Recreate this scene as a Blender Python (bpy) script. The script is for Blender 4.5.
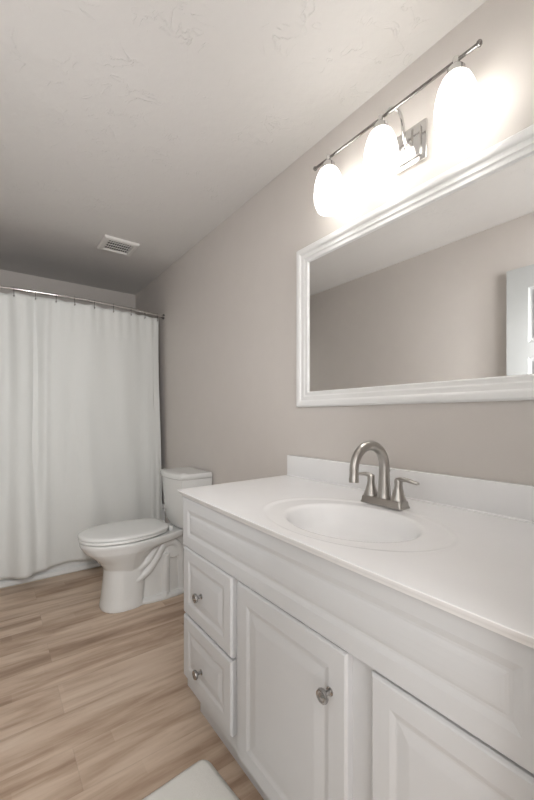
import bpy, bmesh, math, random
from mathutils import Vector, Matrix
random.seed(7)
PI = math.pi
for o in list(bpy.data.objects): bpy.data.objects.remove(o)
scn = bpy.context.scene
C = scn.collection

# ------------------------------------------------------------------ camera
CAM_X, CAM_Y, CAM_Z = -1.17, 0.0, 1.12
cam_d = bpy.data.cameras.new('camera'); cam = bpy.data.objects.new('camera', cam_d); C.objects.link(cam)
cam.location = (CAM_X, CAM_Y, CAM_Z)
cam.rotation_euler = (PI/2, 0, -math.atan2(277, 375))
cam_d.sensor_width = 36; cam_d.lens = 375/800*36; cam_d.shift_y = 17/800
cam_d.clip_start = 0.01
scn.camera = cam

# ------------------------------------------------------------------ world, lights, exposure
w = bpy.data.worlds.new('world'); scn.world = w; w.use_nodes = True
w.node_tree.nodes['Background'].inputs[0].default_value = (0.9, 0.93, 1.0, 1)
w.node_tree.nodes['Background'].inputs[1].default_value = 0.5
BULB_W = 2.1
def area(name, loc, rot, sx, sy, e, col):
    l = bpy.data.lights.new(name, 'AREA'); l.shape = 'RECTANGLE'; l.size = sx; l.size_y = sy; l.energy = e; l.color = col
    o = bpy.data.objects.new(name, l); C.objects.link(o); o.location = loc; o.rotation_euler = rot
    return o
def aim(o, to):
    from mathutils import Vector as V_
    o.rotation_euler = (V_(to)-o.location).to_track_quat('-Z', 'Y').to_euler()
COOL = (0.985, 0.99, 1.0)
# unseen fill lights added behind the camera, shining in through the open doorway
aim(area('hall_fill', (-0.42, -0.66, 1.72), (0, 0, 0), 0.7, 0.7, 29, COOL), (-1.15, 1.3, 1.35))
area('doorway_fill', (-1.02, -0.4, 1.1), (math.radians(90), 0, 0), 0.65, 1.8, 10, COOL)
# added fill beside the camera: one aimed forward, one bounced off the ceiling
f_ = area('forward_fill', (-1.26, 0.3, 1.5), (0, 0, 0), 0.14, 0.2, 6.3, COOL); f_.data.spread = math.radians(110)
aim(f_, (-0.9, 3.0, 1.1))
area('bounce_fill', (-1.27, 0.34, 1.05), (math.radians(180), 0, 0), 0.14, 0.2, 3.7, COOL)
vs = scn.view_settings
vs.view_transform = 'Standard'; vs.look = 'None'; vs.gamma = 1; vs.exposure = 0.08
vs.use_curve_mapping = False

# ------------------------------------------------------------------ materials
def mat(name, col, rough=0.5, metal=0.0, spec=0.5, bump=None, **kw):
    m = bpy.data.materials.new(name); m.use_nodes = True
    nt = m.node_tree; b = nt.nodes['Principled BSDF']
    b.inputs['Base Color'].default_value = (*col, 1); b.inputs['Roughness'].default_value = rough
    b.inputs['Metallic'].default_value = metal; b.inputs['Specular IOR Level'].default_value = spec
    for k, v in kw.items(): b.inputs[k.replace('_', ' ')].default_value = v
    # every material is node based: a faint tonal noise plus optional bump
    geo = nt.nodes.new('ShaderNodeNewGeometry')
    n = nt.nodes.new('ShaderNodeTexNoise'); n.inputs['Scale'].default_value = 9; n.inputs['Detail'].default_value = 3
    nt.links.new(geo.outputs['Position'], n.inputs['Vector'])
    mx = nt.nodes.new('ShaderNodeMix'); mx.data_type = 'RGBA'
    mx.inputs[6].default_value = (*[c*0.975 for c in col], 1); mx.inputs[7].default_value = (*[min(1, c*1.02) for c in col], 1)
    nt.links.new(n.outputs['Fac'], mx.inputs[0]); nt.links.new(mx.outputs[2], b.inputs['Base Color'])
    if bump:
        sc, st, dist = bump
        n2 = nt.nodes.new('ShaderNodeTexNoise'); n2.inputs['Scale'].default_value = sc; n2.inputs['Detail'].default_value = 4
        nt.links.new(geo.outputs['Position'], n2.inputs['Vector'])
        bp = nt.nodes.new('ShaderNodeBump'); bp.inputs['Strength'].default_value = st; bp.inputs['Distance'].default_value = dist
        nt.links.new(n2.outputs['Fac'], bp.inputs['Height']); nt.links.new(bp.outputs['Normal'], b.inputs['Normal'])
    return m

WALL = mat('wall_paint', (0.67, 0.628, 0.592), 0.6, spec=0.3, bump=(160, 0.15, 0.002))
PORC = mat('porcelain', (0.76, 0.765, 0.75), 0.12, spec=0.5)
SEATM = mat('toilet_seat_plastic', (0.78, 0.785, 0.77), 0.22)
CAB = mat('cabinet_paint', (0.60, 0.602, 0.605), 0.38, spec=0.4)
TOPM = mat('cultured_marble', (0.89, 0.885, 0.885), 0.22, spec=0.45)
TRIM = mat('trim_paint', (0.78, 0.78, 0.76), 0.35)
DOORM = mat('door_paint', (0.47, 0.48, 0.475), 0.35)
FRAMEM = mat('mirror_frame_paint', (0.86, 0.86, 0.85), 0.3)
NICKEL = mat('brushed_nickel', (0.47, 0.45, 0.425), 0.3, metal=1.0)
CHROME = mat('chrome', (0.72, 0.71, 0.70), 0.12, metal=1.0)
DCHROME = mat('dark_chrome', (0.30, 0.29, 0.28), 0.25, metal=1.0)
KNOB = mat('knob_metal', (0.42, 0.41, 0.40), 0.22, metal=1.0)
MIRROR = mat('mirror_glass', (0.92, 0.92, 0.91), 0.0, metal=1.0)
TUBM = mat('tub_acrylic', (0.80, 0.81, 0.80), 0.2)
VENTM = mat('vent_plastic', (0.82, 0.80, 0.77), 0.5)
DARK = mat('vent_dark', (0.03, 0.028, 0.025), 0.8)
CAULK = mat('bolt_cap_plastic', (0.8, 0.8, 0.79), 0.3)

def ceiling_mat():
    m = bpy.data.materials.new('textured_ceiling'); m.use_nodes = True
    nt = m.node_tree; b = nt.nodes['Principled BSDF']; N = nt.nodes.new; L = nt.links.new
    b.inputs['Base Color'].default_value = (0.72, 0.698, 0.676, 1); b.inputs['Roughness'].default_value = 0.75
    b.inputs['Specular IOR Level'].default_value = 0.2
    g = N('ShaderNodeNewGeometry')
    # hand trowelled skip texture: sparse raised ridges on a soft undulation
    nz = N('ShaderNodeTexNoise'); nz.inputs['Scale'].default_value = 5; nz.inputs['Detail'].default_value = 3
    L(g.outputs['Position'], nz.inputs['Vector'])
    dist = N('ShaderNodeTexNoise'); dist.inputs['Scale'].default_value = 12; dist.inputs['Detail'].default_value = 3; dist.inputs['Distortion'].default_value = 0.8
    L(g.outputs['Position'], dist.inputs['Vector'])
    # ridges where the noise crosses one level
    s = N('ShaderNodeMath'); s.operation = 'SUBTRACT'; L(dist.outputs['Fac'], s.inputs[0]); s.inputs[1].default_value = 0.55
    a = N('ShaderNodeMath'); a.operation = 'ABSOLUTE'; L(s.outputs[0], a.inputs[0])
    mr = N('ShaderNodeMapRange'); mr.inputs[1].default_value = 0.0; mr.inputs[2].default_value = 0.018; mr.inputs[3].default_value = 1; mr.inputs[4].default_value = 0
    L(a.outputs[0], mr.inputs[0])
    mask = N('ShaderNodeTexNoise'); mask.inputs['Scale'].default_value = 7.5; mask.inputs['Detail'].default_value = 2
    L(g.outputs['Position'], mask.inputs['Vector'])
    mk = N('ShaderNodeMapRange'); mk.inputs[1].default_value = 0.50; mk.inputs[2].default_value = 0.72
    L(mask.outputs['Fac'], mk.inputs[0])
    mul = N('ShaderNodeMath'); mul.operation = 'MULTIPLY'; L(mr.outputs[0], mul.inputs[0]); L(mk.outputs[0], mul.inputs[1])
    fine = N('ShaderNodeTexNoise'); fine.inputs['Scale'].default_value = 30; fine.inputs['Detail'].default_value = 4
    L(g.outputs['Position'], fine.inputs['Vector'])
    a1 = N('ShaderNodeMath'); a1.operation = 'MULTIPLY_ADD'; L(nz.outputs['Fac'], a1.inputs[0]); a1.inputs[1].default_value = 2.2; L(mul.outputs[0], a1.inputs[2])
    a2 = N('ShaderNodeMath'); a2.operation = 'MULTIPLY_ADD'; L(fine.outputs['Fac'], a2.inputs[0]); a2.inputs[1].default_value = 0.7; L(a1.outputs[0], a2.inputs[2])
    bp = N('ShaderNodeBump'); bp.inputs['Strength'].default_value = 0.55; bp.inputs['Distance'].default_value = 0.0045
    L(a2.outputs[0], bp.inputs['Height']); L(bp.outputs['Normal'], b.inputs['Normal'])
    return m
CEIL = ceiling_mat()

def floor_mat():
    m = bpy.data.materials.new('vinyl_planks'); m.use_nodes = True
    nt = m.node_tree; b = nt.nodes['Principled BSDF']; N = nt.nodes.new; L = nt.links.new
    g = N('ShaderNodeNewGeometry'); sp = N('ShaderNodeSeparateXYZ'); L(g.outputs['Position'], sp.inputs[0])
    def M(op, a, b_=None, c=None):
        n = N('ShaderNodeMath'); n.operation = op
        for i, v in enumerate((a, b_, c)):
            if v is None: continue
            if isinstance(v, (int, float)): n.inputs[i].default_value = v
            else: L(v, n.inputs[i])
        return n.outputs[0]
    X, Y = sp.outputs[0], sp.outputs[1]
    def plank(width, length, y0, x0, step):
        ry = M('DIVIDE', M('SUBTRACT', Y, y0), width); row = M('FLOOR', ry)
        fy = M('FRACT', ry)
        off = M('FRACT', M('MULTIPLY', row, step))
        rx = M('ADD', M('DIVIDE', M('SUBTRACT', X, x0), length), off); col = M('FLOOR', rx); fx = M('FRACT', rx)
        cb = N('ShaderNodeCombineXYZ'); L(row, cb.inputs[0]); L(col, cb.inputs[1])
        wn = N('ShaderNodeTexWhiteNoise'); wn.noise_dimensions = '3D'; L(cb.outputs[0], wn.inputs['Vector'])
        ey = M('MULTIPLY', M('MINIMUM', fy, M('SUBTRACT', 1, fy)), width)
        ex = M('MULTIPLY', M('MINIMUM', fx, M('SUBTRACT', 1, fx)), length)
        return wn.outputs['Value'], M('MINIMUM', ex, ey), cb.outputs[0]
    v1, e1, id1 = plank(0.1825, 1.22, 1.23, -0.945, 0.5*0.999)
    v2, e2, id2 = plank(0.0608, 0.47, 1.23, -0.945, 0.37)
    # grain, stretched along the planks, shifted per plank
    mp = N('ShaderNodeVectorMath'); mp.operation = 'MULTIPLY'; L(g.outputs['Position'], mp.inputs[0]); mp.inputs[1].default_value = (0.8, 6.0, 1)
    sh = N('ShaderNodeVectorMath'); sh.operation = 'SCALE'; L(id1, sh.inputs[0]); sh.inputs['Scale'].default_value = 3.7
    ad = N('ShaderNodeVectorMath'); L(mp.outputs[0], ad.inputs[0]); L(sh.outputs[0], ad.inputs[1])
    n1 = N('ShaderNodeTexNoise'); n1.inputs['Scale'].default_value = 2.0; n1.inputs['Detail'].default_value = 5; n1.inputs['Roughness'].default_value = 0.55; n1.inputs['Distortion'].default_value = 0.6
    L(ad.outputs[0], n1.inputs['Vector'])
    n2 = N('ShaderNodeTexNoise'); n2.inputs['Scale'].default_value = 9.0; n2.inputs['Detail'].default_value = 6; n2.inputs['Roughness'].default_value = 0.65
    L(ad.outputs[0], n2.inputs['Vector'])
    t = M('ADD', M('MULTIPLY', v1, 0.20), M('ADD', M('MULTIPLY', v2, 0.09), M('ADD', M('MULTIPLY', n1.outputs['Fac'], 1.15), M('MULTIPLY', n2.outputs['Fac'], 0.30))))
    mr = N('ShaderNodeMapRange'); mr.inputs[1].default_value = 0.50; mr.inputs[2].default_value = 1.22; L(t, mr.inputs[0])
    cr = N('ShaderNodeValToRGB'); L(mr.outputs[0], cr.inputs[0])
    e = cr.color_ramp.elements
    e[0].position = 0.0; e[0].color = (0.24, 0.155, 0.102, 1)
    e[1].position = 1.0; e[1].color = (0.70, 0.585, 0.475, 1)
    x = e.new(0.35); x.color = (0.45, 0.325, 0.235, 1)
    x = e.new(0.65); x.color = (0.62, 0.485, 0.375, 1)
    # hairline joint
    jm = N('ShaderNodeMapRange'); jm.inputs[1].default_value = 0.0; jm.inputs[2].default_value = 0.0022; jm.inputs[3].default_value = 0.88; jm.inputs[4].default_value = 1.0; L(e1, jm.inputs[0])
    vm = N('ShaderNodeVectorMath'); vm.operation = 'SCALE'; L(cr.outputs[0], vm.inputs[0]); L(jm.outputs[0], vm.inputs['Scale'])
    L(vm.outputs[0], b.inputs['Base Color']); b.inputs['Roughness'].default_value = 0.42; b.inputs['Specular IOR Level'].default_value = 0.4
    bp = N('ShaderNodeBump'); bp.inputs['Strength'].default_value = 0.15; bp.inputs['Distance'].default_value = 0.001
    L(n2.outputs['Fac'], bp.inputs['Height']); L(bp.outputs['Normal'], b.inputs['Normal'])
    return m
FLOOR = floor_mat()

def curtain_mat():
    m = bpy.data.materials.new('curtain_fabric'); m.use_nodes = True
    nt = m.node_tree; b = nt.nodes['Principled BSDF']; N = nt.nodes.new; L = nt.links.new
    b.inputs['Base Color'].default_value = (0.74, 0.75, 0.73, 1); b.inputs['Roughness'].default_value = 0.8
    b.inputs['Specular IOR Level'].default_value = 0.15
    g = N('ShaderNodeNewGeometry')
    n = N('ShaderNodeTexNoise'); n.inputs['Scale'].default_value = 220; L(g.outputs['Position'], n.inputs['Vector'])
    mp = N('ShaderNodeVectorMath'); mp.operation = 'MULTIPLY'; mp.inputs[1].default_value = (26, 26, 0.8); L(g.outputs['Position'], mp.inputs[0])
    n3 = N('ShaderNodeTexNoise'); n3.inputs['Scale'].default_value = 1.0; n3.inputs['Detail'].default_value = 3; L(mp.outputs[0], n3.inputs['Vector'])
    a = N('ShaderNodeMath'); a.operation = 'MULTIPLY_ADD'; L(n3.outputs['Fac'], a.inputs[0]); a.inputs[1].default_value = 2.2; L(n.outputs['Fac'], a.inputs[2])
    bp = N('ShaderNodeBump'); bp.inputs['Strength'].default_value = 0.35; bp.inputs['Distance'].default_value = 0.002
    L(a.outputs[0], bp.inputs['Height']); L(bp.outputs['Normal'], b.inputs['Normal'])
    return m
CURT = curtain_mat()

def shade_mat():
    m = bpy.data.materials.new('frosted_shade_glass'); m.use_nodes = True
    nt = m.node_tree; nt.nodes.remove(nt.nodes['Principled BSDF']); N = nt.nodes.new; L = nt.links.new
    out = nt.nodes['Material Output']
    tr = N('ShaderNodeBsdfTransparent'); tr.inputs[0].default_value = (0.97, 0.975, 0.97, 1)
    tl = N('ShaderNodeBsdfTranslucent'); tl.inputs[0].default_value = (0.78, 0.78, 0.77, 1)
    df = N('ShaderNodeBsdfDiffuse'); df.inputs[0].default_value = (0.85, 0.85, 0.84, 1)
    td = N('ShaderNodeMixShader'); td.inputs[0].default_value = 0.45; L(tl.outputs[0], td.inputs[1]); L(df.outputs[0], td.inputs[2])
    gl = N('ShaderNodeBsdfGlossy'); gl.inputs['Roughness'].default_value = 0.08
    lw = N('ShaderNodeLayerWeight'); lw.inputs['Blend'].default_value = 0.22
    m1 = N('ShaderNodeMixShader'); m1.inputs[0].default_value = 0.7; L(tr.outputs[0], m1.inputs[1]); L(td.outputs[0], m1.inputs[2])
    m2 = N('ShaderNodeMixShader')
    g_ = N('ShaderNodeNewGeometry'); k_ = N('ShaderNodeMath'); k_.operation = 'SUBTRACT'; k_.inputs[0].default_value = 1; L(g_.outputs['Backfacing'], k_.inputs[1])
    k2 = N('ShaderNodeMath'); k2.operation = 'MULTIPLY'; L(lw.outputs['Fresnel'], k2.inputs[0]); L(k_.outputs[0], k2.inputs[1])
    L(k2.outputs[0], m2.inputs[0])
    L(m1.outputs[0], m2.inputs[1]); L(gl.outputs[0], m2.inputs[2])
    L(m2.outputs[0], out.inputs['Surface'])
    return m
SHADE = shade_mat()

def bulb_mat():
    m = bpy.data.materials.new('lit_bulb'); m.use_nodes = True
    nt = m.node_tree; nt.nodes.remove(nt.nodes['Principled BSDF']); N = nt.nodes.new; L = nt.links.new
    out = nt.nodes['Material Output']
    tr = N('ShaderNodeBsdfTransparent'); em = N('ShaderNodeEmission'); em.inputs[0].default_value = (1, 0.96, 0.9, 1); em.inputs[1].default_value = 3.0
    ad = N('ShaderNodeAddShader'); L(tr.outputs[0], ad.inputs[0]); L(em.outputs[0], ad.inputs[1]); L(ad.outputs[0], out.inputs['Surface'])
    return m
BULB = bulb_mat()
MATM = mat('bath_mat_pile', (0.80, 0.785, 0.74), 0.95, spec=0.1, bump=(420, 0.5, 0.003))

# ------------------------------------------------------------------ helpers
def obj(name, bm, m, parent=None, smooth=False, angle=None):
    me = bpy.data.meshes.new(name)
    bmesh.ops.recalc_face_normals(bm, faces=bm.faces)
    bm.to_mesh(me); bm.free()
    if m: me.materials.append(m)
    if smooth:
        for p in me.polygons: p.use_smooth = True
    o = bpy.data.objects.new(name, me); C.objects.link(o)
    if smooth and angle: me.set_sharp_from_angle(angle=math.radians(angle))
    if parent:
        o.parent = parent
        # geometry is written in room coordinates, thing roots carry an offset
        o.matrix_parent_inverse = Matrix.Translation(-wloc(parent))
    return o
def wloc(p):
    v = Vector(p.location)
    q = p
    # children of the thing sit at the thing's origin through the parent inverse
    if p.parent: return Vector((0, 0, 0))
    return v
def thing(name, label, cat, loc=(0, 0, 0), group=None):
    o = bpy.data.objects.new(name, None); C.objects.link(o); o.location = loc; o.empty_display_size = 0.1
    o['label'] = label; o['category'] = cat
    if group: o['group'] = group
    return o
def tag(o, label, cat, group=None):
    o['label'] = label; o['category'] = cat
    if group: o['group'] = group
    return o
def struct(name, bm, m, parent=None, **k):
    o = obj(name, bm, m, parent, **k)
    if not parent: o['kind'] = 'structure'
    return o
def box(bm, a, b, bev=0, seg=2):
    xs, ys, zs = zip(a, b)
    x0, x1 = min(xs), max(xs); y0, y1 = min(ys), max(ys); z0, z1 = min(zs), max(zs)
    v = [bm.verts.new(p) for p in ((x0,y0,z0),(x1,y0,z0),(x1,y1,z0),(x0,y1,z0),(x0,y0,z1),(x1,y0,z1),(x1,y1,z1),(x0,y1,z1))]
    fs = [bm.faces.new([v[i] for i in q]) for q in ((0,3,2,1),(4,5,6,7),(0,1,5,4),(1,2,6,5),(2,3,7,6),(3,0,4,7))]
    if bev:
        es = list({e for f in fs for e in f.edges})
        bmesh.ops.bevel(bm, geom=es, offset=bev, segments=seg, profile=0.5, affect='EDGES')
    return bm
def B(a, b, bev=0, seg=2): return box(bmesh.new(), a, b, bev, seg)
def loft(bm, rings, cap0=True, cap1=True):
    vr = [[bm.verts.new(p) for p in r] for r in rings]
    n = len(rings[0])
    for a, b in zip(vr, vr[1:]):
        for i in range(n):
            bm.faces.new((a[i], a[(i+1) % n], b[(i+1) % n], b[i]))
    if cap0: bm.faces.new(vr[0][::-1])
    if cap1: bm.faces.new(vr[-1])
    return vr
def lathe(bm, prof, c, axis='Z', n=32, cap0=True, cap1=True):
    """prof: list of (r, h) along axis from centre c"""
    rings = []
    for r, h in prof:
        ring = []
        for i in range(n):
            a = 2*PI*i/n
            u, v = r*math.cos(a), r*math.sin(a)
            p = {'Z': (u, v, h), 'X': (h, u, v), 'Y': (u, h, v)}[axis]
            ring.append((c[0]+p[0], c[1]+p[1], c[2]+p[2]))
        rings.append(ring)
    return loft(bm, rings, cap0, cap1)
def tube(bm, pts, rad, n=14, caps=True, flat=None):
    """rad: number or list; flat = (sx, sy) scale of the section in its frame"""
    pts = [Vector(p) for p in pts]
    if not isinstance(rad, (list, tuple)): rad = [rad]*len(pts)
    rings = []; up = None
    for i, p in enumerate(pts):
        t = (pts[min(i+1, len(pts)-1)] - pts[max(i-1, 0)]).normalized()
        if up is None:
            up = Vector((0, 0, 1)) if abs(t.z) < 0.9 else Vector((0, 1, 0))
        s = t.cross(up).normalized(); up = s.cross(t).normalized()
        ring = []
        fx, fy = flat[i] if flat else (1, 1)
        for k in range(n):
            a = 2*PI*k/n
            ring.append(p + s*math.cos(a)*rad[i]*fx + up*math.sin(a)*rad[i]*fy)
        rings.append(ring)
    return loft(bm, rings, caps, caps)
def bez(pts, n=40):
    """Catmull-Rom through pts"""
    P = [Vector(p) for p in pts]; P = [2*P[0]-P[1]] + P + [2*P[-1]-P[-2]]
    out = []
    m = len(P)-3; per = max(2, n//m)
    for i in range(m):
        a, b, c, d = P[i:i+4]
        for k in range(per):
            t = k/per
            out.append(0.5*((2*b)+(c-a)*t+(2*a-5*b+4*c-d)*t*t+(3*b-a-3*c+d)*t**3))
    out.append(P[-2])
    return out
def lerp(a, b, t): return a+(b-a)*t
def sstep(a, b, x):
    t = min(1, max(0, (x-a)/(b-a))); return t*t*(3-2*t)

def panel_front(bm, xf, y0, y1, z0, z1, th, rings, sgn=-1):
    """slab whose face looks along sgn*X; xf = face plane, rings = (inset, rise) pairs, last ring filled"""
    xb = xf - sgn*th
    def rect(ins, x): return [bm.verts.new((x, y0+ins, z0+ins)), bm.verts.new((x, y1-ins, z0+ins)), bm.verts.new((x, y1-ins, z1-ins)), bm.verts.new((x, y0+ins, z1-ins))]
    rs = [rect(0, xb)] + [rect(i, xf + sgn*r) for i, r in rings]
    for a, b in zip(rs, rs[1:]):
        for i in range(4): bm.faces.new((a[i], a[(i+1) % 4], b[(i+1) % 4], b[i]))
    bm.faces.new(rs[0][::-1]); bm.faces.new(rs[-1])
    return bm

# ------------------------------------------------------------------ room shell
H = 2.34; XL = -1.44; YB = 3.80; YN = 0.15; YT = 2.99; WT = 0.10
DX0, DX1, DH = -1.385, -0.665, 2.035
struct('floor', B((XL-WT, -1.4, -0.05), (0.7, YB+WT, 0)), FLOOR)
struct('ceiling', B((XL-WT, -1.4, H), (0.7, YB+WT, H+0.05)), CEIL)
struct('wall_right', B((0, YN-0.12, 0), (WT, YB+WT, H)), WALL)
struct('wall_left', B((XL-WT, -1.4, 0), (XL, YB+WT, H)), WALL)
struct('wall_back', B((XL, YB, 0), (0, YB+WT, H)), WALL)
bm = bmesh.new()
box(bm, (DX1, YN-0.12, 0), (0, YN, H)); box(bm, (XL, YN-0.12, DH), (DX1, YN, H)); box(bm, (XL, YN-0.12, 0), (DX0, YN, DH))
struct('wall_near', bm, WALL)
struct('wall_hall', B((XL, -1.4, 0), (0.7, -1.3, H)), WALL)
struct('wall_hall_side', B((0.6, -1.3, 0), (0.7, YN-0.12, H)), WALL)
# base boards
def baseboard(name, a, b):
    struct(name, B(a, b, 0.003), TRIM)
baseboard('baseboard_right', (-0.014, 1.345, 0), (0, YT-0.002, 0.085))
baseboard('baseboard_left', (XL, YN+0.002, 0), (XL+0.012, YT-0.002, 0.085))
# six-panel door leaf, swung open against the left wall
dx = -1.392; th = 0.034; dy0, dy1, dz0, dz1 = 0.18, 0.978, 0.012, 2.012
bm = bmesh.new()
ys = [dy0, dy0+.115, dy0+.34, dy1-.34, dy1-.115, dy1]
zs = [dz0, 0.25, 0.82, 0.98, 1.47, 1.56, 1.885, dz1]
for side, sx in ((dx, 1), (dx-th, -1)):
    for i in range(5):
        for j in range(7):
            a, b_, c, d_ = ys[i], ys[i+1], zs[j], zs[j+1]
            if i in (1, 3) and j in (1, 3, 5):
                prev = None
                for ins, r in ((0, 0), (0.008, -0.006), (0.018, -0.008), (0.045, -0.001), ):
                    q = [bm.verts.new((side+sx*r, a+ins, c+ins)), bm.verts.new((side+sx*r, b_-ins, c+ins)), bm.verts.new((side+sx*r, b_-ins, d_-ins)), bm.verts.new((side+sx*r, a+ins, d_-ins))]
                    if prev:
                        for k in range(4): bm.faces.new((prev[k], prev[(k+1) % 4], q[(k+1) % 4], q[k]))
                    prev = q
                bm.faces.new(prev)
            else:
                bm.faces.new([bm.verts.new(p) for p in ((side, a, c), (side, b_, c), (side, b_, d_), (side, a, d_))])
for f in (((dx, dy0), (dx-th, dy0)), ((dx, dy1), (dx-th, dy1))):
    (xa, ya), (xb, yb) = f
    bm.faces.new([bm.verts.new(p) for p in ((xa, ya, dz0), (xb, yb, dz0), (xb, yb, dz1), (xa, ya, dz1))])
for z in (dz0, dz1):
    bm.faces.new([bm.verts.new(p) for p in ((dx, dy0, z), (dx-th, dy0, z), (dx-th, dy1, z), (dx, dy1, z))])
bmesh.ops.remove_doubles(bm, verts=bm.verts, dist=1e-5)
door = struct('door_1', bm, DOORM)
bm = bmesh.new(); lathe(bm, [(0.03, 0), (0.03, .006), (0.011, .008), (0.011, .03), (0.024, .036), (0.028, .05), (0.022, .062), (0.001, .064)], (dx, dy1-.065, 0.95), 'X', 24)
obj('door_knob', bm, NICKEL, door, smooth=True, angle=40)

# ------------------------------------------------------------------ bathtub
tub = thing('bathtub', 'white acrylic bathtub behind the shower curtain, straight apron meeting the floor', 'bathtub', (-0.72, YT, 0))
x0, x1, y0, y1, hz = XL+.002, -.002, YT, YB-.002, 0.40
bm = bmesh.new()
def rr(x0, x1, y0, y1, z, r, n=8):
    pts = []
    for cx, cy, a0 in ((x1-r, y1-r, 0), (x0+r, y1-r, PI/2), (x0+r, y0+r, PI), (x1-r, y0+r, 3*PI/2)):
        for i in range(n+1):
            a = a0+PI/2*i/n; pts.append((cx+r*math.cos(a), cy+r*math.sin(a), z))
    return pts
loft(bm, [rr(x0, x1, y0+.012, y1, 0, .004), rr(x0, x1, y0, y1, .012, .004), rr(x0, x1, y0, y1, .035, .004), rr(x0, x1, y0+.014, y1, .05, .004), rr(x0, x1, y0+.014, y1, hz-.04, .004), rr(x0, x1, y0, y1, hz-.025, .004), rr(x0, x1, y0, y1, hz-.006, .004), rr(x0+.006, x1-.006, y0+.006, y1-.006, hz, .004),
          rr(x0+.09, x1-.09, y0+.075, y1-.07, hz, .12), rr(x0+.10, x1-.10, y0+.085, y1-.08, hz-.012, .12), rr(x0+.15, x1-.13, y0+.12, y1-.11, .12, .12), rr(x0+.21, x1-.19, y0+.17, y1-.16, .07, .1)])
obj('tub_shell', bm, TUBM, tub, smooth=True, angle=35)
bm = bmesh.new(); lathe(bm, [(0.03, 0), (0.03, .004), (0.022, .005), (0.001, .003)], (-.32, 3.4, 0.0705), 'Z', 20)
obj('drain', bm, CHROME, tub, smooth=True, angle=40)

# ------------------------------------------------------------------ vanity cabinet
VY0, VY1 = 0.165, 1.338; VX = -0.56; VZ = 0.8165
van = thing('vanity_cabinet', 'long light grey painted bathroom vanity with raised panel doors and two drawers', 'vanity', (-0.28, 0.75, 0))
bm = bmesh.new()
box(bm, (VX, VY1-.018, .092), (-.002, VY1, VZ)); box(bm, (VX, VY0, .092), (-.002, VY0+.018, VZ))       # ends
box(bm, (VX+.001, VY0+.018, .092), (-.002, VY1-.018, .11)); box(bm, (-.012, VY0+.018, .11), (-.002, VY1-.018, VZ))
# face frame
box(bm, (VX, VY0+.018, .092), (VX+.019, VY1-.018, .135)); box(bm, (VX, VY0+.018, .61), (VX+.019, VY1-.018, VZ))
for a, b in ((VY1-.04, VY1-.018), (.94, .99), (.455, .535), (VY0+.018, VY0+.04)): box(bm, (VX, a, .135), (VX+.019, b, .61))
box(bm, (VX, .99, .355), (VX+.019, VY1-.04, .40))
obj('body', bm, CAB, van)
bm = bmesh.new(); box(bm, (VX+.035, VY0, 0), (VX+.05, 1.30, .092)); box(bm, (VX+.05, 1.285, 0), (-.002, 1.30, .092))
obj('toe_kick', bm, CAB, van)
RP = [(0, .0), (0, .014), (.003, .018), (.006, .020), (.050, .020), (.056, .0186), (.062, .0170), (.067, .0165), (.073, .0170), (.092, .0192), (.098, .0197)]
def rp(scale): return [(i if i < .01 else .006+(i-.006)*scale, r) for i, r in RP]
bm = bmesh.new(); panel_front(bm, VX, .166, 1.337, .636, .8155, .0, [(0, 0), (0, .018), (.002, .020), (.040, .020), (.047, .0182), (.053, .0166), (.058, .0166), (.063, .0182), (.069, .0192), (.083, .0200)])
obj('false_front', bm, CAB, van)
def knob(y, z, parent):
    bm = bmesh.new()
    lathe(bm, [(.0095, 0), (.0095, .002), (.0055, .004), (.005, .012), (.009, .016), (.0145, .019), (.016, .023), (.0145, .0275), (.011, .0285), (.0095, .0272), (.007, .0275), (.004, .029), (.0006, .0295)], (0, 0, 0), 'X', 28)
    bmesh.ops.transform(bm, matrix=Matrix.Scale(-1, 4, (1, 0, 0)), verts=bm.verts)
    bmesh.ops.translate(bm, vec=(VX-.020, y, z), verts=bm.verts)
    return obj('knob', bm, KNOB, parent, smooth=True, angle=50)
def front(name, y0, y1, z0, z1, sc, ky, kz):
    bm = bmesh.new(); panel_front(bm, VX, y0, y1, z0, z1, .0, rp(sc))
    o = obj(name, bm, CAB, van)
    knob(ky, kz, o)
front('drawer', .983, 1.334, .383, .631, .85, 1.183, .497)
front('drawer', .983, 1.334, .143, .374, .85, 1.183, .234)
front('door', .524, .950, .11, .631, 1.0, .570, .528)
bm = bmesh.new(); panel_front(bm, VX, .172, .464, .11, .628, .0, rp(.85))
d2 = obj('door', bm, CAB, van)
knob(.20, .528, d2)

# ------------------------------------------------------------------ vanity top with moulded basin
TZ = 0.842; TX0, TX1, TY0, TY1 = -0.593, -0.002, 0.153, 1.358
SCX, SCY = -0.378, 0.695
def topz(x, y):
    rx, ry = (x-SCX), (y-SCY)
    e = math.hypot(rx/0.200, ry/0.280)          # outer moulded ring
    z = TZ
    z -= 0.0030*(1-sstep(0.95, 1.03, e)) - 0.0005*math.exp(-((e-1.02)/.02)**2)
    b = math.hypot(rx/0.156, ry/0.197)
    if b < 1.06:
        s = min(1, max(0, (1.06-b)/1.06))
        z -= 0.135*(1-(1-s)**2.2)*sstep(0, .24, s)
    return z
NX, NY = 130, 250
bm = bmesh.new()
def gxy(i, j):
    # front edge bows out a touch towards the near end, the far end is cut slightly out of square
    a, b = i/NX, j/NY
    y = lerp(TY0, lerp(TY1, TY1+.034, a), b)
    x = lerp(-.6185+.024*b*b, TX1, a)
    return x, y
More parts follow.
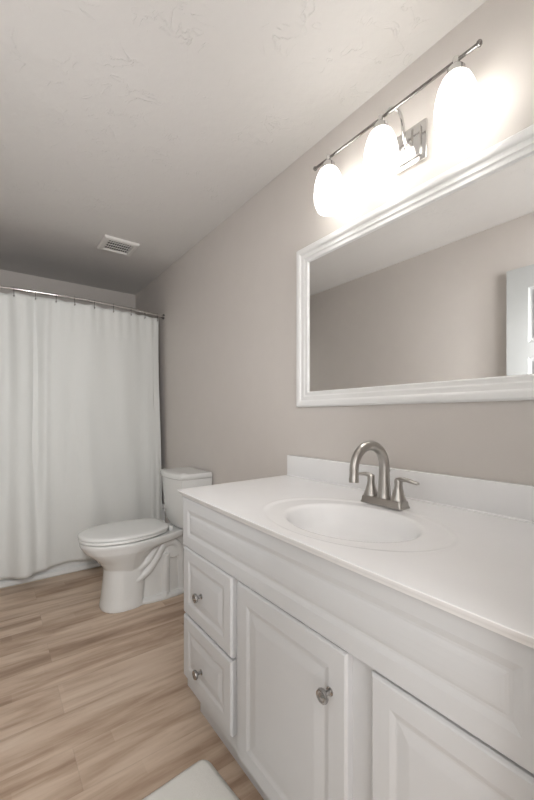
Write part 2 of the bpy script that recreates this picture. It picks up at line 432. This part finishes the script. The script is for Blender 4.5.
# front and left edges are rounded over
grid = [[bm.verts.new((*gxy(i, j), topz(*gxy(i, j)))) for j in range(NY+1)] for i in range(NX+1)]
for i in range(NX):
    for j in range(NY):
        bm.faces.new((grid[i][j], grid[i+1][j], grid[i+1][j+1], grid[i][j+1]))
per = [(i, 0) for i in range(NX)] + [(NX, j) for j in range(NY)] + [(i, NY) for i in range(NX, 0, -1)] + [(0, j) for j in range(NY, 0, -1)]
prev = [grid[i][j] for i, j in per]
for out, dz in ((.0006, -.0004), (.0008, -.0016), (-.0035, -.007), (-.0095, -.0135), (-.017, -.020), (-.020, -.025)):
    cur = []
    for i, j in per:
        x, y = gxy(i, j)
        if i == 0: x -= out
        if j == NY: y += out*.25
        x = max(x, gxy(0, j)[0]-out); y = min(y, gxy(i, NY)[1]+out*.25)
        cur.append(bm.verts.new((x, y, TZ+dz)))
    for k in range(len(per)):
        bm.faces.new((prev[k], prev[(k+1) % len(per)], cur[(k+1) % len(per)], cur[k]))
    prev = cur
inner = []
for i, j in per:
    x, y = gxy(i, j)
    inner.append(bm.verts.new((min(max(x, TX0+.06), TX1-.012), min(max(y, TY0+.035), TY1-.06), TZ-.025)))
for k in range(len(per)):
    a, b, c, d_ = prev[k], prev[(k+1) % len(per)], inner[(k+1) % len(per)], inner[k]
    bm.faces.new((a, b, c, d_))
bmesh.ops.remove_doubles(bm, verts=bm.verts, dist=1e-6)
vt = thing('countertop', 'white cultured marble vanity countertop with moulded oval basin and backsplash', 'countertop', (-0.3, 0.76, TZ-.025))
obj('counter_basin', bm, TOPM, vt, smooth=True, angle=30)
bm = bmesh.new(); box(bm, (-.0215, TY0, TZ-.001), (-.0015, TY1+.036, .937), .003, 3)
box(bm, (-.028, TY0, TZ-.002), (-.0215, TY1+.030, TZ+.005), .003, 3)
obj('backsplash', bm, TOPM, vt, smooth=True, angle=45)
bm = bmesh.new(); zb = topz(SCX, SCY)
lathe(bm, [(.022, -.002), (.022, .002), (.019, .0035), (.016, .002), (.015, .0015), (.013, .004), (.0005, .0055)], (SCX, SCY, zb), 'Z', 28)
obj('drain', bm, NICKEL, vt, smooth=True, angle=40)

# ------------------------------------------------------------------ faucet
FX, FY, FZ = -0.165, 0.735, TZ+.0006
fa = thing('faucet', 'brushed nickel two handle faucet with tall arched spout on the vanity top', 'faucet', (FX, FY, FZ))
def rrect(cx, cy, hx, hy, z, r=.006, n=5): return rr(cx-hx, cx+hx, cy-hy, cy+hy, z, r, n)
bm = bmesh.new()
loft(bm, [rrect(FX, FY, .027, .077, FZ, .008), rrect(FX, FY, .027, .077, FZ+.004, .008), rrect(FX, FY, .0250, .0745, FZ+.0065, .008), rrect(FX, FY, .0240, .0735, FZ+.018, .008), rrect(FX, FY, .021, .071, FZ+.0225, .008), rrect(FX, FY, .016, .067, FZ+.0235, .008)])
obj('base_plate', bm, NICKEL, fa, smooth=True, angle=35)
bm = bmesh.new()
zt = FZ+.0225
lathe(bm, [(.0235, 0), (.0235, .003), (.0215, .007), (.0200, .014), (.0190, .035), (.0178, .06), (.0170, .075)], (FX, FY, zt), 'Z', 28, cap1=False)
R_ = 0.072
pts = [(FX, FY, zt+.06), (FX, FY, zt+.085)]; rad = [.0175, .0168]
cz = zt+.096
for k in range(0, 25):
    a = PI*k/24*1.03
    pts.append((FX-R_+R_*math.cos(a), FY, cz+R_*math.sin(a))); rad.append(lerp(.0165, .0132, k/24))
ex, ez = pts[-1][0], pts[-1][2]
pts += [(ex-.0005, FY, ez-.012), (ex-.001, FY, ez-.016), (ex-.001, FY, ez-.026)]; rad += [.0135, .0145, .0145]
tube(bm, pts, rad, 24)
obj('spout', bm, NICKEL, fa, smooth=True, angle=50)
for s in (1, -1):
    hy = FY+s*.051
    bm = bmesh.new()
    lathe(bm, [(.0235, 0), (.0235, .003), (.0215, .008), (.0175, .020), (.0140, .034), (.0120, .046), (.0125, .056), (.0120, .063), (.008, .067), (.001, .068)], (FX, hy, zt), 'Z', 26)
    hb = obj('handle', bm, NICKEL, fa, smooth=True, angle=50)
    bm = bmesh.new()
    P = bez([(FX, hy-s*.004, zt+.060), (FX-.001, hy+s*.018, zt+.066), (FX-.003, hy+s*.042, zt+.064), (FX-.005, hy+s*.070, zt+.060)], 18)
    n_ = len(P); rads = [lerp(.0100, .0085, i/(n_-1)) for i in range(n_)]; rads[-1] *= .6
    fl = [(lerp(1.0, 1.05, i/(n_-1)), lerp(.85, .5, i/(n_-1))) for i in range(n_)]
    tube(bm, P, rads, 18, flat=fl)
    obj('lever', bm, NICKEL, hb, smooth=True, angle=50)
bm = bmesh.new(); tube(bm, [(FX+.022, FY, FZ+.02), (FX+.022, FY, FZ+.105)], .0025, 10)
lathe(bm, [(.003, 0), (.0055, .003), (.006, .009), (.004, .013), (.0005, .014)], (FX+.022, FY, FZ+.100), 'Z', 16)
obj('lift_rod', bm, NICKEL, fa, smooth=True, angle=50)

# ------------------------------------------------------------------ wall mirror
mi = thing('wall_mirror', 'wide rectangular wall mirror in a white moulded frame above the vanity', 'mirror', (0, 0.785, 1.165))
MY0, MY1, MZ0, MZ1 = 0.245, 1.325, 1.165, 1.891
prof = [(0, 0), (0, .014), (.002, .021), (.007, .0255), (.014, .027), (.022, .0255), (.028, .0215), (.031, .0175), (.035, .0165), (.042, .0175), (.048, .0165), (.052, .013), (.054, .0125), (.060, .0135), (.066, .0125), (.069, .009), (.070, .006)]
bm = bmesh.new()
rs = []
for ins, dep in prof:
    rs.append([bm.verts.new((-.0015-dep, y, z)) for y, z in ((MY0+ins, MZ0+ins), (MY1-ins, MZ0+ins), (MY1-ins, MZ1-ins), (MY0+ins, MZ1-ins))])
rs.append([bm.verts.new((-.0015, y, z)) for y, z in ((MY0+.07, MZ0+.07), (MY1-.07, MZ0+.07), (MY1-.07, MZ1-.07), (MY0+.07, MZ1-.07))])
for a, b in zip(rs, rs[1:]+rs[:1]):
    for i in range(4): bm.faces.new((a[i], a[(i+1) % 4], b[(i+1) % 4], b[i]))
o = obj('frame', bm, FRAMEM, mi, smooth=True, angle=28)
obj('mirror_glass', B((-.006, MY0+.066, MZ0+.066), (-.0018, MY1-.066, MZ1-.066)), MIRROR, mi)

# ------------------------------------------------------------------ vanity light
LZ = 2.136; LX = -0.100; LY = (1.040, 0.796, 0.540)
vl = thing('vanity_light', 'chrome three lamp vanity light bar with egg shaped glass shades above the mirror', 'light fixture', (0, 0.790, 2.03))
bm = bmesh.new(); box(bm, (-.014, .682, 1.978), (-.0015, .80, 2.11), .004, 3); box(bm, (-.024, .698, 1.994), (-.014, .784, 2.094), .004, 3)
obj('wall_plate', bm, CHROME, vl, smooth=True, angle=35)
bm = bmesh.new(); tube(bm, [(LX, 1.112, LZ), (LX, .482, LZ)], .0052, 14)
bar = obj('crossbar', bm, DCHROME, vl, smooth=True, angle=50)
for y, s in ((1.112, 1), (.482, -1)):
    bm = bmesh.new(); lathe(bm, [(.0055, 0), (.008, .001*s), (.009, .006*s), (.006, .011*s), (.0005, .013*s)], (LX, y, LZ), 'Y', 16)
    obj('finial', bm, DCHROME, vl, smooth=True, angle=60)
for s in (1,):
    bm = bmesh.new()
    P = bez([(-.02, .741, 2.04), (-.04, .741, 2.045), (-.052, .741, 2.075), (-.054, .745, 2.115), (-.062, .752, 2.148), (-.085, .764, 2.158), (LX, .775, LZ)], 40)
    tube(bm, P, .0058, 12)
    lathe(bm, [(.016, 0), (.016, -.003), (.011, -.006), (.007, -.012)], (-.024, .741, 2.04), 'X', 20)
    obj('arm', bm, CHROME, vl, smooth=True, angle=50)
for y in LY:
    bm = bmesh.new()
    lathe(bm, [(.008, .009), (.0095, .004), (.0095, -.008), (.013, -.013), (.019, -.018), (.0235, -.024), (.0235, -.042), (.019, -.044)], (LX, y, LZ), 'Z', 24)
    obj('socket', bm, CHROME, vl, smooth=True, angle=40)
    bm = bmesh.new()
    top = LZ-.040; hs = .190
    sp_ = [(.0245, 0), (.031, -.005), (.041, -.018), (.0495, -.040), (.0555, -.066), (.0585, -.090), (.0590, -.110), (.0570, -.130), (.0525, -.148), (.0465, -.162), (.0450, -.165)]
    vr = lathe(bm, sp_ + [(r-.0028, h) for r, h in sp_[::-1]], (LX, y, top), 'Z', 40, cap0=False, cap1=False)
    a, b = vr[0], vr[-1]
    for i in range(40): bm.faces.new((a[i], a[(i+1) % 40], b[(i+1) % 40], b[i]))
    sh = obj('lamp_shade', bm, SHADE, vl, smooth=True, angle=60)
    bm = bmesh.new(); tube(bm, [(LX+.0591*math.cos(2*PI*k/48), y+.0591*math.sin(2*PI*k/48), top-.102) for k in range(49)], .0012, 6)
    obj('shade_band', bm, CHROME, sh, smooth=True)
    bm = bmesh.new(); lathe(bm, [(.012, 0), (.013, -.02), (.020, -.04), (.0285, -.062), (.030, -.078), (.026, -.095), (.015, -.107), (.001, -.111)], (LX, y, LZ-.043), 'Z', 24)
    obj('bulb', bm, BULB, vl, smooth=True)
    l = bpy.data.lights.new('bulb_light', 'POINT'); l.energy = BULB_W; l.shadow_soft_size = 0.028; l.color = (1.0, 0.972, 0.945)
    lo = bpy.data.objects.new('bulb_light', l); C.objects.link(lo); lo.location = (LX, y, LZ-.115)
    lo.parent = vl; lo.matrix_parent_inverse = Matrix.Translation(-Vector(vl.location))

# ------------------------------------------------------------------ exhaust vent
ve = thing('ceiling_vent', 'white square louvred exhaust vent on the ceiling', 'vent', (-.437, 2.77, H))
vx0, vx1, vy0, vy1 = -.553, -.322, 2.655, 2.885
bm = bmesh.new()
pr = [(0, 0), (.002, .010), (.008, .016), (.030, .018), (.034, .012), (.034, .004)]
rs = [[bm.verts.new((x, y, H-.0012-dp)) for x, y in ((vx0+i, vy0+i), (vx1-i, vy0+i), (vx1-i, vy1-i), (vx0+i, vy1-i))] for i, dp in pr]
for a, b in zip(rs, rs[1:]):
    for i in range(4): bm.faces.new((a[i], a[(i+1) % 4], b[(i+1) % 4], b[i]))
bm.faces.new(rs[0][::-1])
obj('cover_frame', bm, VENTM, ve)
obj('duct_opening', B((vx0+.033, vy0+.033, H-.0035), (vx1-.033, vy1-.033, H-.0014)), DARK, ve)
bm = bmesh.new(); n = 11
for k in range(n):
    x = lerp(vx0+.04, vx1-.04, k/(n-1)); box(bm, (x-.0016, vy0+.034, H-.010), (x+.0016, vy1-.034, H-.007))
for k in range(1, 4):
    y = lerp(vy0+.034, vy1-.034, k/4); box(bm, (vx0+.034, y-.003, H-.0105), (vx1-.034, y+.003, H-.006))
obj('grille', bm, VENTM, ve)

# ------------------------------------------------------------------ toilet
TY = 2.335
to = thing('toilet', 'white elongated toilet with closed lid between the vanity and bathtub', 'toilet', (-.4, TY, 0))
def egg(uf, ub, w, wb, uc, z, n=48, pw=2.2):
    """outline in room coordinates; u measured from the right wall; front faces -X"""
    pts = []
    for k in range(n):
        a = 2*PI*k/n
        c, s = math.cos(a), math.sin(a)
        if c >= 0:
            u = uc+(uf-uc)*abs(c)**(2/pw*1.0); v = w*math.copysign(abs(s)**(2/pw), s)
        else:
            t = abs(c)
            p = 4.0
            u = uc-(uc-ub)*abs(c)**(2/p); v = lerp(w, wb, sstep(0, 1, abs(c)**(2/p)))*math.copysign(abs(s)**(2/p), s)
        pts.append((-u, TY+v, z))
    return pts
bm = bmesh.new()
# upper bowl
loft(bm, [egg(.60, .42, .075, .07, .50, .15), egg(.625, .41, .105, .08, .50, .22), egg(.665, .39, .135, .10, .50, .28), egg(.715, .35, .160, .12, .50, .325), egg(.738, .29, .170, .125, .49, .345), egg(.752, .155, .176, .125, .48, .366), egg(.762, .150, .181, .128, .48, .385), egg(.762, .150, .181, .128, .48, .400), egg(.757, .155, .176, .125, .48, .406)])
# front column, flared to the foot
loft(bm, [egg(.655, .42, .118, .112, .53, 0), egg(.655, .42, .118, .112, .53, .02), egg(.648, .42, .112, .108, .53, .06), egg(.638, .41, .108, .104, .53, .15), egg(.630, .38, .106, .10, .53, .24), egg(.626, .36, .106, .10, .53, .30)])
# rear body, narrower, and the foot flange
loft(bm, [egg(.50, .115, .086, .066, .30, 0), egg(.50, .115, .084, .062, .30, .18), egg(.50, .13, .080, .064, .30, .30), egg(.46, .15, .08, .08, .28, .37)])
loft(bm, [egg(.55, .10, .116, .104, .30, 0), egg(.55, .10, .116, .104, .30, .016), egg(.52, .105, .100, .090, .30, .028)])
for s in (1, -1):
    Y_ = TY+s*.080
    # trapway: two parallel ridges with a groove between them, the bend, and the two legs behind it
    tube(bm, bez([(-.50, Y_, .140), (-.455, Y_+s*.004, .160), (-.40, Y_+s*.004, .195), (-.352, Y_+s*.004, .255), (-.305, Y_, .325), (-.245, Y_-s*.004, .335), (-.200, Y_-s*.008, .290), (-.180, Y_-s*.012, .20), (-.178, Y_-s*.012, .03)], 64), .024, 14)
    tube(bm, bez([(-.50, Y_, .195), (-.455, Y_+s*.006, .218), (-.405, Y_+s*.008, .252), (-.365, Y_+s*.008, .305), (-.325, Y_+s*.004, .370)], 32), .019, 12)
    tube(bm, bez([(-.285, Y_-s*.004, .27), (-.290, Y_-s*.002, .16), (-.290, Y_-s*.002, .02)], 20), .024, 12)
    lathe(bm, [(.05, -.02), (.05, .02), (.03, .026)], (-.235, Y_-s*.012, .285), 'Y', 24)
    lathe(bm, [(.018, 0), (.018, .03), (.012, .036), (.001, .037)], (-.30, TY+s*.098, 0), 'Z', 16)
o = obj('bowl', bm, PORC, to, smooth=True)
md = o.modifiers.new('remesh', 'REMESH'); md.mode = 'VOXEL'; md.voxel_size = .004; md.use_smooth_shade = True
md = o.modifiers.new('smooth', 'SMOOTH'); md.factor = .5; md.iterations = 3
# seat and lid
bm = bmesh.new()
vr = loft(bm, [egg(.762, .275, .178, .130, .50, .4105), egg(.768, .27, .183, .135, .50, .414), egg(.768, .27, .183, .135, .50, .424), egg(.763, .275, .179, .131, .50, .4285)])
obj('seat', bm, SEATM, to, smooth=True, angle=50)
bm = bmesh.new()
loft(bm, [egg(.764, .272, .179, .131, .50, .4305), egg(.770, .266, .185, .152, .50, .4335), egg(.770, .266, .185, .152, .50, .443), egg(.765, .271, .180, .147, .50, .4475), egg(.745, .29, .160, .115, .50, .4500), egg(.66, .34, .10, .08, .50, .4515)])
obj('lid', bm, SEATM, to, smooth=True, angle=50)
for s in (1, -1):
    bm = bmesh.new(); box(bm, (-.268, TY+s*.072-.018, .4065), (-.244, TY+s*.072+.018, .436), .006, 3)
    obj('hinge', bm, SEATM, to, smooth=True, angle=50)
    bm = bmesh.new(); lathe(bm, [(.011, 0), (.011, .006), (.007, .012), (.001, .013)], (-.235, TY+s*.094, .024), 'Z', 14)
# tank, front bowed towards the room
def tank_ring(u0, u1, bow, w, z, r=.022, n=6):
    N_ = 14
    base = [(-u0, 1), ]
    out = []
    # front edge from near (-w) to far (+w), bowed
    for k in range(N_+1):
        t = -1+2*k/N_
        out.append((-(u1+bow*(1-abs(t)**2.2)) , TY+t*(w-r*.35)))
    for k in range(1, n):
        t = k/n; out.append((-lerp(u1-r*.6, u0+r*.3, t), TY+w))
    for k in range(N_+1):
        t = 1-2*k/N_; out.append((-u0, TY+t*(w-.006)))
    for k in range(1, n):
        t = k/n; out.append((-lerp(u0+r*.3, u1-r*.6, t), TY-w))
    return [(x, y, z) for x, y in out]
bm = bmesh.new()
loft(bm, [tank_ring(.055, .165, .018, .125, .408), tank_ring(.045, .185, .022, .145, .415), tank_ring(.03, .200, .026, .157, .45), tank_ring(.022, .208, .028, .165, .55), tank_ring(.016, .216, .030, .172, .65), tank_ring(.012, .220, .031, .176, .728)])
obj('tank', bm, PORC, to, smooth=True, angle=40)
bm = bmesh.new()
loft(bm, [tank_ring(.016, .222, .031, .174, .7285), tank_ring(.014, .228, .032, .179, .733), tank_ring(.014, .229, .032, .180, .750), tank_ring(.017, .225, .032, .176, .758), tank_ring(.016, .217, .030, .174, .763), tank_ring(.05, .17, .02, .12, .7645)])
obj('tank_lid', bm, PORC, to, smooth=True, angle=50)

# ------------------------------------------------------------------ shower rod, curtain and hooks
RZ = 1.958
def rodY(x):
    t = (x-XL)/(-XL); return 3.035-.10*4*t*(1-t)
rod = thing('shower_rod', 'thin bowed chrome shower rod spanning wall to wall above the bathtub', 'curtain rod', (-.72, 3.0, RZ))
bm = bmesh.new(); tube(bm, [(lerp(XL+.008, -.008, k/40), rodY(lerp(XL+.008, -.008, k/40)), RZ) for k in range(41)], .0105, 16)
obj('rod_tube', bm, CHROME, rod, smooth=True, angle=50)
for x, s in ((XL+.0012, 1), (-.0012, -1)):
    bm = bmesh.new(); lathe(bm, [(.022, 0), (.022, .004*s), (.019, .008*s), (.014, .012*s), (.0135, .024*s)], (x, 3.035, RZ), 'X', 24)
    obj('flange', bm, DCHROME, rod, smooth=True, angle=40)
hooks = [-1.40, -1.285, -1.165, -1.045, -.925, -.805, -.69, -.56, -.425, -.29, -.175, -.065]
CX0, CX1 = -1.43, -.046; ZT, ZH = 1.934, .088
def curtY(x, z):
    v = (ZT-z)/(ZT-ZH)                      # 0 top, 1 hem
    base = lerp(rodY(x)+.004, 2.968, sstep(0, .9, v))
    # soft folds
    f = 0
    for c, wd, am in ((-1.36, .05, .02), (-1.20, .045, -.02), (-1.075, .035, -.026), (-1.00, .05, .018), (-.925, .026, -.030), (-.865, .025, .016), (-.70, .05, -.012), (-.60, .05, .010), (-.47, .07, -.008), (-.33, .05, .007), (-.20, .04, -.008)):
        f += am*math.exp(-((x-c)/wd)**2)
    g = .100*math.exp(-((x+.98)/.12)**2) + .042*math.exp(-((x+.57)/.09)**2) + .02*math.exp(-((x+.28)/.07)**2)
    y = base - f*(.55+.45*math.sin(PI*min(1, v+.2))) - g*sstep(.55, 1, v)
    y += .0035*math.sin(x*95+z*2)*(1-sstep(0, .16, v)) + .002*math.sin(x*41+z*5)
    # gathers close to the right edge, low down beside the toilet tank
    e = sstep(.25, .02, -x) if False else (1-sstep(.03, .16, -x))
    y += .010*math.sin(-x*150)*e*sstep(.5, .8, v)
    return min(y, rodY(x)+.03) if z > .45 else min(y, 2.972)
NXc, NZc = 420, 90
bm = bmesh.new(); g = []
for i in range(NXc+1):
    x = lerp(CX0, CX1, i/NXc)
    # scalloped top edge hanging between the hooks
    dn = min(abs(x-h) for h in hooks); sag = .009*(1-math.exp(-(dn/.035)**2))
    col = []
    for j in range(NZc+1):
        t = j/NZc; z = lerp(ZT-sag, ZH+.006*math.sin(x*7), t)
        xx = x + .006*math.sin(z*3.1)*(x > -.1)
        col.append(bm.verts.new((xx, curtY(x, z), z)))
    g.append(col)
for i in range(NXc):
    for j in range(NZc): bm.faces.new((g[i][j], g[i+1][j], g[i+1][j+1], g[i][j+1]))
cu = obj('shower_curtain', bm, CURT, smooth=True)
md = cu.modifiers.new('solid', 'SOLIDIFY'); md.thickness = .0018; md.offset = 0
tag(cu, 'long plain white fabric shower curtain hanging from the bowed rod', 'shower curtain')
first = None
ordn = ['first', 'second', 'third', 'fourth', 'fifth', 'sixth', 'seventh', 'eighth', 'ninth', 'tenth', 'eleventh', 'twelfth']
bm = bmesh.new()
R0 = .0125
P = [(0, R0*math.sin(2*PI*k/20), R0*math.cos(2*PI*k/20)+.0) for k in range(-6, 11)]
P = [(0, R0*math.sin(a), R0*math.cos(a)) for a in [PI*1.35-PI*1.55*k/18 for k in range(19)]]
P += [(0, -.010, -.012), (0, -.0085, -.030), (0, -.0085, -.043), (0, -.005, -.0505), (0, .003, -.052), (0, .006, -.046)]
tube(bm, P, .0018, 8)
lathe(bm, [(.0005, -.004), (.004, -.002), (.005, 0), (.004, .002), (.0005, .004)], (0, -.0105, -.046), 'Y', 12)
me_hook = None
vis = [h for h in hooks if h > -1.2]
for k, h in enumerate(hooks):
    if k == 0:
        o = obj('curtain_hook', bm, DCHROME, smooth=True); first = o
    else:
        o = first.copy(); C.objects.link(o)
    o.location = (h, rodY(h), RZ+.0)
    q = len(hooks)-k
    o['label'] = 'small metal curtain hook on the shower rod, %s from the right wall' % ordn[q-1]
    o['category'] = 'curtain hook'; o['group'] = 'curtain hooks along the shower rod'

# ------------------------------------------------------------------ bath mat
bm = bmesh.new()
mx0, mx1, my0, my1 = -1.33, -.588, .66, 1.118
nx, ny = 130, 80; g = []
rnd = random.Random(3)
for i in range(nx+1):
    col = []
    for j in range(ny+1):
        x = lerp(mx0, mx1, i/nx); y = lerp(my0, my1, j/ny)
        # rounded corners: pull the corner points inwards
        r = .035
        cx = min(max(x, mx0+r), mx1-r); cy = min(max(y, my0+r), my1-r)
        dxx, dyy = x-cx, y-cy
        if dxx and dyy:
            m_ = max(abs(dxx), abs(dyy)); hh = math.hypot(dxx, dyy); x = cx+dxx*m_/hh; y = cy+dyy*m_/hh
        ed = min(i, nx-i, j, ny-j)
        e_ = min(x-mx0, mx1-x, y-my0, my1-y)
        z = .002+.016*(1-(1-min(1, ed/4))**2) + (rnd.uniform(-.0006, .0006) if ed else 0)
        col.append(bm.verts.new((x, y, z)))
    g.append(col)
for i in range(nx):
    for j in range(ny): bm.faces.new((g[i][j], g[i+1][j], g[i+1][j+1], g[i][j+1]))
per = [g[i][0] for i in range(nx)]+[g[nx][j] for j in range(ny)]+[g[i][ny] for i in range(nx, 0, -1)]+[g[0][j] for j in range(ny, 0, -1)]
low = [bm.verts.new((v.co.x, v.co.y, .0005)) for v in per]
for k in range(len(per)): bm.faces.new((per[k], per[(k+1) % len(per)], low[(k+1) % len(per)], low[k]))
bm.faces.new(low)
bmesh.ops.rotate(bm, cent=(mx1, my1, 0), matrix=Matrix.Rotation(math.radians(4.5), 3, 'Z'), verts=bm.verts)
bmesh.ops.translate(bm, vec=(-.010, -.004, 0), verts=bm.verts)
tag(obj('bath_mat', bm, MATM, smooth=True, angle=60), 'white plush bath mat with rounded corners on the plank floor before the vanity', 'bath mat')
